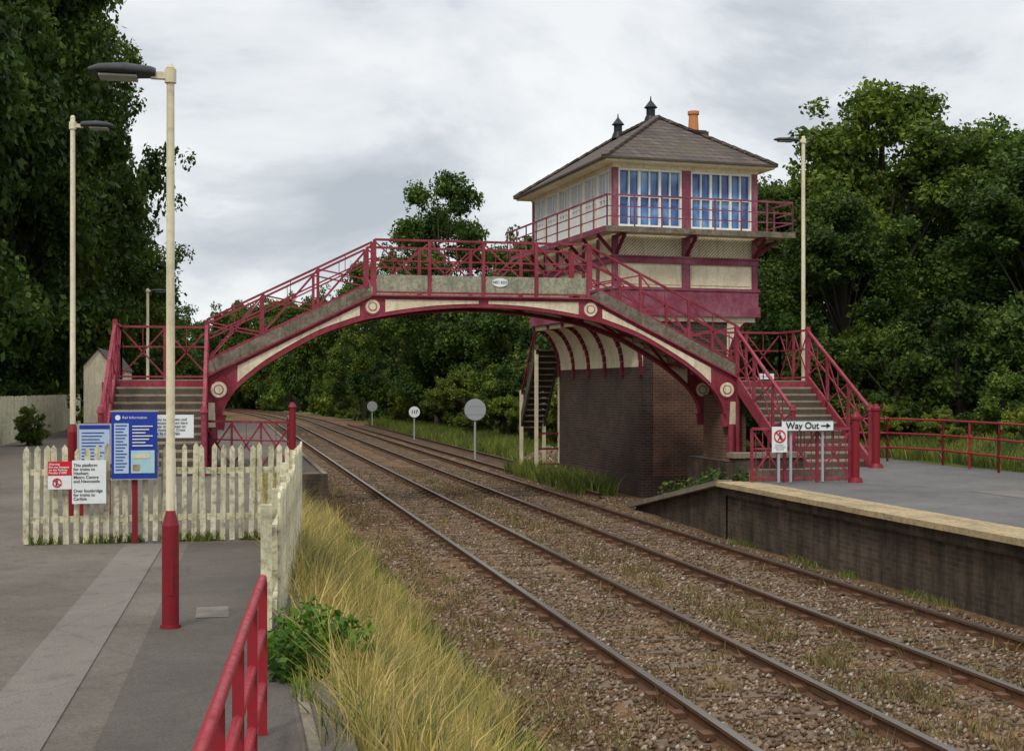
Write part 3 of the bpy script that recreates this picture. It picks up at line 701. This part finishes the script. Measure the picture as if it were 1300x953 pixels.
b.beam((10.13,22.87,0.97),(10.13,22.87,2.0),0.04,0.04,GREYP)
o=b.build('no_trespass_sign'); text('Passengers\nmust not pass\nthis point',10.13,22.81,1.635,0.042,BLACK,o,'CENTER')
b=MB(); b.box(12.95,13.35,30.42,30.44,2.98,3.12,SIGNW); o=b.build('stair_notice'); text('Mind the step',13.15,30.41,3.05,0.055,BLACK,o,'CENTER')

# left signs
b=MB(); X0=-1.305;X1=-0.80;yb=15.45
b.box(X0,X1,yb,yb+0.05,1.70,2.46,BLUE)
b.box(X0+0.03,X0+0.19,yb-0.006,yb-0.001,1.76,2.33,PBLUE)
b.box(X0+0.215,X1-0.03,yb-0.006,yb-0.001,1.76,2.02,GREENP)
b.cyl((X0+0.07,yb-0.001,2.395),(X0+0.07,yb-0.007,2.395),0.03,0.03,SIGNW,16)
for k in range(7): b.box(X0+0.23,X1-0.05-0.04*(k%3),yb-0.012,yb-0.007,2.29-k*0.037,2.302-k*0.037,SIGNW)
for k in range(15): b.box(X0+0.045,X0+0.17-0.02*(k%3),yb-0.012,yb-0.007,2.30-k*0.036,2.31-k*0.036,BLUE)
b.box(X0+0.235,X0+0.31,yb-0.011,yb-0.0065,1.79,1.86,EDGE); b.box(X0+0.24,X0+0.42,yb-0.011,yb-0.0065,1.93,1.97,CREAM)
b.beam(((X0+X1)/2,yb+0.08,0.95),((X0+X1)/2,yb+0.08,2.44),0.06,0.06,REDD)
b.box(X0-0.012,X1+0.012,yb+0.004,yb+0.055,2.461,2.475,GREYP); b.box(X0-0.012,X1+0.012,yb+0.004,yb+0.055,1.685,1.699,GREYP)
o=b.build('information_board'); text('Rail Information',X0+0.12,yb-0.008,2.395,0.042,SIGNW,o)
b=MB(); b.box(-2.00,-1.745,15.50,15.52,1.74,1.90,SIGNR); b.box(-2.00,-1.745,15.50,15.52,1.585,1.738,SIGNW)
X_,Z_=-1.90,1.66
for k in range(20):
    a=2*math.pi*k/20;a2=2*math.pi*(k+1)/20; b.beam((X_+.045*math.cos(a),15.495,Z_+.045*math.sin(a)),(X_+.045*math.cos(a2),15.495,Z_+.045*math.sin(a2)),0.006,0.014,SIGNR)
b.beam((X_-.03,15.49,Z_+.03),(X_+.03,15.49,Z_-.03),0.004,0.012,SIGNR)
b.cyl((X_,15.497,Z_+.022),(X_,15.492,Z_+.022),0.009,0.009,BLACK,10); b.beam((X_,15.494,Z_+.01),(X_-.01,15.494,Z_-.03),0.004,0.014,BLACK)
o=b.build('warning_sign'); text('Warning\nDo not trespass\non the Railway\nPenalty £1000',-1.99,15.495,1.82,0.034,SIGNW,o,'LEFT',0.0005)
b=MB(); b.box(-1.735,-1.365,15.47,15.50,1.42,1.91,SIGNW); o=b.build('platform_notice')
text('This platform\nfor trains to\nHexham\nMetro Centre\nand Newcastle',-1.72,15.465,1.765,0.048,BLACK,o,'LEFT',0.0006)
text('Over footbridge\nfor trains to\nCarlisle',-1.72,15.465,1.52,0.048,BLACK,o,'LEFT',0.0006)
b=MB(); b.box(-0.89,-0.40,15.70,15.72,2.15,2.42,SIGNW); b.beam((-0.65,15.75,.95),(-0.65,15.75,2.4),0.05,0.05,GREYP); o=b.build('passenger_notice')
text('Trains to Hexham and\nNewcastle depart here\nPlease do not wait on\nthe footbridge. Cross\nonly by the bridge',-0.87,15.695,2.285,0.043,BLACK,o,'LEFT',0.0004)
b=MB(); u0,u1=-2.02,-1.565; b.box(u0,u1,18.6,18.65,1.70,2.25,GREYP); b.box(u0+.03,u1-.03,18.59,18.599,1.73,2.17,PBLUE); b.box(u0+.03,u1-.03,18.59,18.599,2.18,2.23,BLUE)
for k in range(9): b.box(u0+.06,u1-.10-0.03*(k%3),18.584,18.589,2.12-k*.045,2.132-k*.045,BLUE)
for x in (u0+.05,u1-.05): b.beam((x,18.7,.95),(x,18.7,2.24),0.05,0.05,REDD)
b.build('poster_board')
b=MB(); railing(b,(-0.55,29.6,0.97),(1.3,28.0,0.97),3,1.05,post=0.05); b.cyl((1.32,27.9,0.95),(1.32,27.9,2.35),0.075,0.07,REDD,14); b.cyl((1.32,27.9,2.35),(1.32,27.9,2.45),0.1,0.04,REDD,14)
railing(b,(1.3,28.0,0.97),(1.5,34,0.97),5,1.05,post=0.05)
b.build('barrier_railing')

def disc(name,x,y,zc,r,mat,txt=None):
    b=MB(); b.cyl((x,y,-0.3),(x,y,zc),0.045,0.045,GREYP,10); b.cyl((x,y-0.05,zc),(x,y-0.08,zc),r,r,mat,28)
    b.cyl((x,y-0.04,zc),(x,y-0.055,zc),r*1.05,r*1.05,GREYP,28)
    if not txt:
        for z in (-.25,.25): b.beam((x-r*.9,y-0.084,zc+z*r*1.6),(x+r*.9,y-0.084,zc+z*r*1.6),0.008,0.04,GREYP)
    o=b.build(name)
    if txt: text(txt,x,y-0.085,zc,r*0.85,BLACK,o,'CENTER',0.01)
disc('round_rail_sign',10.1,53.6,1.88,0.44,GREYP); disc('round_rail_sign.001',10.4,74,1.45,0.31,SIGNW,'117'); disc('round_rail_sign.002',10.8,100,1.45,0.38,GREYP)
n=4500; r_=rng.random(n)**.5*1.9; a=rng.uniform(0,6.28,n); X=11.9+r_*np.cos(a)*.8; Y=48+r_*np.sin(a)*1.5; Z=-0.3+0.85*np.clip(1-r_/1.9,0,1)
S=rng.uniform(0.04,0.09,n); V=o8[None]*S[:,None,None]*rng.uniform(.6,1.4,(n,6,1))+np.stack([X,Y,Z],1)[:,None]
F=(np.arange(n)*6)[:,None,None]+tri[None]; np_obj('gravel_pile',V.reshape(-1,3),[F.reshape(-1,3)],[STONE])
b=MB(); b.box(-5.2,-4.2,50,60,0.95,3.6,CREAM); b.prism([(-5.2,3.602),(-4.2,3.602),(-4.7,4.2)],50.02,59.98,CREAM)
b.add([(-5.28,49.9,3.50),(-4.7,49.9,4.27),(-4.7,60.2,4.27),(-5.28,60.2,3.50)],[(0,1,2,3)],SLATE); b.add([(-4.12,49.9,3.50),(-4.7,49.9,4.27),(-4.7,60.2,4.27),(-4.12,60.2,3.50)],[(0,1,2,3)],SLATE)
b.box(-4.55,-4.3,49.95,49.99,0.95,3.0,MAUVE); b.box(-5.22,-4.18,49.93,49.99,0.95,1.5,MAUVE)
b.build('station_building')

# ---------------------------------------------------------------- foliage
def leaves(cent,rad,npc,size,seed,zs=0.75,inner=0.45,jit=0.8):
    r=np.random.default_rng(seed); K=len(cent)
    cnt=np.maximum(8,(npc*(rad/rad.mean())**2)).astype(int)
    ci=np.repeat(np.arange(K),cnt); n=len(ci)
    d=r.normal(size=(n,3)); d/=np.linalg.norm(d,axis=1,keepdims=True)
    rr=rad[ci]*(inner+(1.15-inner)*r.random(n)**0.6)
    wob=1+0.25*np.sin(d[:,0]*5+ci)*np.sin(d[:,1]*4+ci*2)
    P=cent[ci]+d*(rr*wob)[:,None]*np.array([1,1,zs])
    nn=d*0.8+r.normal(size=(n,3))*jit+np.array([0,0,0.45]); nn/=np.linalg.norm(nn,axis=1,keepdims=True)
    t=np.cross(nn,r.normal(size=(n,3))); t/=np.linalg.norm(t,axis=1,keepdims=True); bt=np.cross(nn,t)
    s=size*r.uniform(0.5,1.35,n)
    V=np.stack([P+t*s[:,None]*.62,P+bt*s[:,None]*.36,P-t*s[:,None]*.62,P-bt*s[:,None]*.36],1)
    return V.reshape(-1,3)
def limb(p,q,r0,r1,n=7):
    p=np.array(p,float);q=np.array(q,float);d=q-p;d/=np.linalg.norm(d)
    u=np.cross(d,[0.3,1,0.1]);u/=np.linalg.norm(u);w=np.cross(d,u)
    a=np.arange(n)*2*np.pi/n
    ring=lambda c,r:c+(np.cos(a)[:,None]*u+np.sin(a)[:,None]*w)*r
    V=np.concatenate([ring(p,r0),ring(q,r1)]); i=np.arange(n); F=np.stack([i,(i+1)%n,n+(i+1)%n,n+i],1)
    return V,F
def tree_mesh(name,H,R,cb,K,npc,leaf,seed,mat,crf=(0.10,0.10),taper=0.62,rt=0.045,bf=6,brf=(0.20,0.36)):
    r=np.random.default_rng(seed)
    KB=max(10,K//bf)
    t=r.random(KB)**0.9; ang=r.uniform(0,6.28,KB)
    prof=lambda t: np.where(t>0.38,np.sqrt(np.clip(1-((t-0.38)/taper)**2,0.02,1)),0.72+0.28*t/0.38)
    lob=1+0.16*np.sin(3*ang+seed)+0.12*np.sin(5*ang+t*9+seed*2)
    rad=R*prof(t)*lob*(0.30+0.66*np.sqrt(r.random(KB)))
    bc=np.stack([rad*np.cos(ang),rad*np.sin(ang),cb+(H-cb)*t*0.93],1)
    bi=r.integers(0,KB,K); br=R*r.uniform(brf[0],brf[1],KB)
    d=r.normal(size=(K,3)); d/=np.linalg.norm(d,axis=1,keepdims=True)
    cent=bc[bi]+d*(br[bi]*r.random(K)**0.45)[:,None]*np.array([1,1,0.7])
    cent[:,2]=np.maximum(cent[:,2],cb*0.5)
    cr=R*(crf[0]+crf[1]*r.random(K)**1.5)
    V=leaves(cent,cr,npc,leaf,seed+1,0.75,0.15,1.1)
    K2=K//2; b2=r.integers(0,KB,K2); d=r.normal(size=(K2,3)); d/=np.linalg.norm(d,axis=1,keepdims=True)
    c2=bc[b2]+d*(br[b2]*r.uniform(0.9,1.35,K2))[:,None]; c2[:,2]=np.maximum(c2[:,2],cb*0.5)
    V2=leaves(c2,R*r.uniform(0.05,0.10,K2),int(npc*0.22),leaf*0.9,seed+5,1.0,0.0,1.2)
    V=np.concatenate([V,V2]); nl=len(V)//4
    Vs=[V];Fs=[np.arange(nl*4).reshape(-1,4)];mi=[np.zeros(nl,int)];o=len(V)
    def addl(p,q,a,b_):
        nonlocal o
        v,f=limb(p,q,a,b_); Vs.append(v);Fs.append(f+o);mi.append(np.ones(len(f),int));o+=len(v)
    tr=R*rt*2
    pts=[(0,0,-0.3),(0.1,0.05,H*0.2),(0.0,0.2,H*0.42),(0.15,0.1,H*0.65),(0.05,0,H*0.88)]
    rr=[tr*1.3,tr,tr*0.75,tr*0.5,tr*0.12]
    for i in range(4): addl(pts[i],pts[i+1],rr[i],rr[i+1])
    for k in range(KB):
        c=bc[k]; z=max(cb*0.6,c[2]*0.55); addl((0.05,0.08,z),c,tr*0.22,tr*0.05)
    ob=np_obj(name,np.concatenate(Vs),[np.concatenate(Fs)],[mat,BARK],np.concatenate(mi),link=False)
    return ob.data
TM=[tree_mesh('tree_mesh_a',16,5.2,1.0,360,190,0.21,11,LEAF),tree_mesh('tree_mesh_b',16,4.6,0.8,340,190,0.21,23,LEAF),tree_mesh('tree_mesh_c',16,5.6,1.0,370,200,0.21,37,LEAF)]
TMR=[m.copy() for m in TM]
for m in TMR: m.materials[0]=LEAFM
TB=tree_mesh('birch_mesh',15,3.4,1.5,260,95,0.19,51,LEAFM,(0.10,0.12),0.66,0.022,8,(0.2,0.4))
TS=[tree_mesh('shrub_mesh_a',6,3.0,0.0,170,160,0.17,61,LEAFM),tree_mesh('shrub_mesh_b',6,3.2,0.0,170,160,0.17,71,LEAF)]
ty=TS[0].copy(); ty.materials[0]=LEAFY; TS.append(ty)
cnt={}
def put(kind,me,x,y,z,s,sz=None,rot=None):
    k=cnt.get(kind,0); cnt[kind]=k+1
    ob=bpy.data.objects.new(kind if k==0 else '%s.%03d'%(kind,k),me); COL.objects.link(ob)
    ob.location=(x,y,z); ob.scale=(s,s,sz or s); ob.rotation_euler=(0,0,random.uniform(0,6.28) if rot is None else rot)
for i,(x,y,h,s) in enumerate([(-13,50,24,1.25),(-10.5,62,25.5,1.15),(-14,72,30,1.4),(-9.8,80,25,1.15),(-13,95,24,1.2),(-9.5,99,16,1.05),(-9.5,120,14,1.0),(-17,58,28,1.4),(-9,140,14,0.9),(-13,38,17,1.0),(-9,160,13,0.9),(-16,84,30,1.4),(-12,74,26,1.15),(-12,56,24,1.1)]):
    put('broadleaf_tree',TM[i%3],x,y,0.9,s,h/16)
for x,y,s in [(-11,40,0.85),(-11,46,0.9),(-10.8,53,0.95),(-10.6,60,1.0),(-10.2,67,1.0),(-9,75,1.0),(-8.6,84,1.0),(-8,95,1.0),(-7,110,1.1),(-5.5,128,1.0),(-5,150,1.1),(-10.5,34,.9)]:
    put('shrub',TS[1],x,y,0.6,s)
for i,(x,y,h,s) in enumerate([(24.0,45,13.6,0.92),(20.6,46,9.6,0.62),(28.6,44,12.2,0.85),(24.8,36,9.6,0.75),(29.5,37.5,10.4,0.85),(34,46,12.0,1.0),(20.0,40,8.6,0.58),(32,52,13.5,0.9),(38,40,11.5,1.0),(28,54,13.0,1.0),(24.5,56,11.5,0.7)]):
    put('broadleaf_tree',(TM if i in (1,3,4,6,8,10) else TMR)[(i+1)%3],x,y,0.8,s,h/16)
for i,(x,y,s) in enumerate([(17.3,35.5,0.6),(18.6,34,0.65),(20.5,33.5,0.75),(22.5,31.5,0.8),(24.5,30,0.85),(21.5,29,0.5),(27,31,0.9),(17.5,38,0.75),(22.5,26,0.5),(19.8,30.5,0.42),(24,24,.6),(20.2,27.8,0.35)]):
    put('shrub',TS[1] if i%3 else TS[0],x,y,0.6,s)
for x,y,s in [(18.4,31.0,.2),(17.6,29.2,.13),(18.9,28,.22),(18.3,25.5,.16),(19.3,24.5,.25),(17.4,32.2,.22)]: put('shrub',TS[2],x,y,1.0,s)
put('shrub',TS[1],-6.2,43.5,0.95,0.2)
for x,y,s,h in [(14.7,93,1.15,19),(16.3,97,1.1,17),(13.6,101,1.0,16.5),(18,80,1.0,12.8),(13.0,128,1.2,16),(18.8,96,1.0,14)]: put('birch_tree',TB,x,y,-0.3,s,h/15)
for i,(x,y,s,sz) in enumerate([(17,50,1.0,1.0),(18,57,1.1,1.1),(17.5,64,1.0,1.1),(18.5,71,1.2,1.4),(17.5,79,1.0,1.3),(18,88,1.3,1.7),(17,97,1.1,1.6),(17,108,1.4,2.0),(16,120,1.4,2.1),(15,133,1.5,2.1),(14,148,1.6,2.3),(12,165,1.7,2.4),(9,182,1.8,2.4),(5,198,1.9,2.5),(22,60,1.4,1.9),(23,75,1.5,2.2),(23,92,1.6,2.3),(15.3,58,0.6,.6),(15,70,0.6,.6),(15,84,0.7,.7),(14.6,98,0.7,.7),(14.3,112,.8,.8),(-1,205,1.8,2.5),(-7,190,1.6,2.2),(-9,175,1.5,2.2),(-14,210,2,2.6),(14.8,64,0.4,.45),(14.6,77,0.45,.4),(14.4,90,0.45,.5),(15.4,52,0.4,.4),(14,104,.5,.5),(2,215,2,2.8),(9,205,2,2.8),(12.6,140,.6,.6),(11,155,.7,.7)]):
    put('shrub',TS[(0,1,0,1,2)[i%5]] if sz>1 else TS[2],x,y,-0.3,s,sz)
r=np.random.default_rng(91); K=520
X=r.uniform(-130,150,K); Yc=250+r.uniform(-8,8,K); zz=r.uniform(0,1,K)*(9+3*np.sin(X*0.13)+2*np.sin(X*.31))
V=leaves(np.stack([X,Yc,zz],1),r.uniform(2.0,3.6,K),110,0.9,92); nl=len(V)//4
np_obj('distant_tree_belt',V,[np.arange(nl*4).reshape(-1,4)],[LEAFM])
b=MB(); vs=[];n=60
for i in range(n+1):
    x=-500+i*1000/n; h=24+9*math.sin(i*.35)+5*math.sin(i*.9); vs+=[(x,620,-1),(x,700,h*0.7),(x,800,h)]
b.add(vs,[(i*3,(i+1)*3,(i+1)*3+1,i*3+1) for i in range(n)]+[(i*3+1,(i+1)*3+1,(i+1)*3+2,i*3+2) for i in range(n)],HILL,True); b.build('hills')
K=26; c=np.stack([0.42+r.normal(0,0.13,K),8.2+r.normal(0,0.2,K),0.93+r.uniform(0.0,0.34,K)],1)
V=leaves(c,r.uniform(.06,.13,K),45,0.055,95,1.0,0.3); nl=len(V)//4; np_obj('bramble_bush',V,[np.arange(nl*4).reshape(-1,4)],[LEAFB])
K=30; c=np.stack([r.uniform(9.6,11.9,K),r.uniform(24.5,29,K),np.zeros(K)],1); c[:,2]=0.95-(c[:,1]-23.5)*0.158+0.12
V=leaves(c,r.uniform(.1,.3,K),60,0.09,96,1.0,0.3); nl=len(V)//4; np_obj('ramp_weeds',V,[np.arange(nl*4).reshape(-1,4)],[LEAFM])
n=26000; X=16.55+5*r.random(n)**1.3; Y=r.uniform(16.5,33,n); P=np.stack([X,Y,np.interp(X,[16.45,16.8,17.6,19.0,21.5],[0.93,1.0,1.1,1.27,1.66])],1); blades('platform_edge_grass',P,0.1,0.5,0.012,GRASS,.8,19)
n=2600; x=r.uniform(-2.2,0.8,n); P=[np.stack([x,15.62+r.normal(0,.04,n),np.full(n,.95)],1)]
n=1600; P.append(np.stack([0.42+r.normal(0,.03,n),r.uniform(5,15,n),np.full(n,.95)],1))
n=2600; P.append(np.stack([9.25+r.normal(0,.05,n),r.uniform(9,23.5,n),np.full(n,-.15)],1))
P=np.concatenate(P); k=np.sin(P[:,0]*7+P[:,1]*3.1)+np.sin(P[:,1]*1.7)>0.3; blades('edge_weeds',P[k],0.03,0.14,0.005,GRASS,1.0,29)

# ---------------------------------------------------------------- world, sun, camera
w=bpy.data.worlds.new('World'); sc.world=w; w.use_nodes=True; nt=w.node_tree; bg=nt.nodes['Background']
sky=N(nt,'ShaderNodeTexSky',sky_type='NISHITA'); sky.sun_disc=False; sky.sun_elevation=math.radians(48); sky.sun_rotation=math.radians(215)
tc=N(nt,'ShaderNodeTexCoord'); mp=N(nt,'ShaderNodeMapping'); mp.inputs['Scale'].default_value=(1,1,1.9); mp.inputs['Location'].default_value=(1.7,0.4,0.35); nt.links.new(tc.outputs['Generated'],mp.inputs[0])
n1=noise(nt,3.2,12,mp.outputs[0],0.58); n1.inputs['Distortion'].default_value=0.25
cl=ramp(nt,n1.outputs[0],[(0.36,(0.48,0.52,0.57,1)),(0.46,(0.65,0.69,0.73,1)),(0.52,(0.82,0.85,0.87,1)),(0.62,(0.97,0.98,0.98,1))])
sp=N(nt,'ShaderNodeSeparateXYZ'); nt.links.new(tc.outputs['Generated'],sp.inputs[0])
g=ramp(nt,sp.outputs[2],[(0.0,(1.1,1.1,1.09,1)),(0.12,(1.05,1.05,1.05,1)),(0.3,(0.94,0.95,0.97,1)),(1.0,(2.0,2.0,2.0,1))])
c2=mixc(nt,1.0,cl.outputs[0],g.outputs[0],'MULTIPLY')
sm=mixc(nt,1.0,sky.outputs[0],(0.1,0.1,0.1,1),'MULTIPLY')
fin=mixc(nt,0.94,sm,c2); nt.links.new(fin,bg.inputs[0]); bg.inputs[1].default_value=1.0
sd=bpy.data.lights.new('sun','SUN'); sd.energy=1.5; sd.angle=math.radians(10); sd.color=(1,0.94,0.84)
so=bpy.data.objects.new('sun',sd); COL.objects.link(so)
el=math.radians(48); az=math.radians(215)
dirv=Vector((math.sin(az)*math.cos(el),math.cos(az)*math.cos(el),math.sin(el)))
so.rotation_euler=dirv.to_track_quat('Z','Y').to_euler()
cd=bpy.data.cameras.new('camera'); cam=bpy.data.objects.new('camera',cd); COL.objects.link(cam)
cam.location=(0,0,2.71); cam.rotation_euler=(math.radians(90),0,math.radians(-12.3)); cd.sensor_width=36; cd.lens=45.7; cd.shift_y=0.0142; cd.clip_end=3000; cd.clip_start=0.05
sc.camera=cam
sc.view_settings.view_transform='Standard'; sc.view_settings.look='None'; sc.view_settings.exposure=0
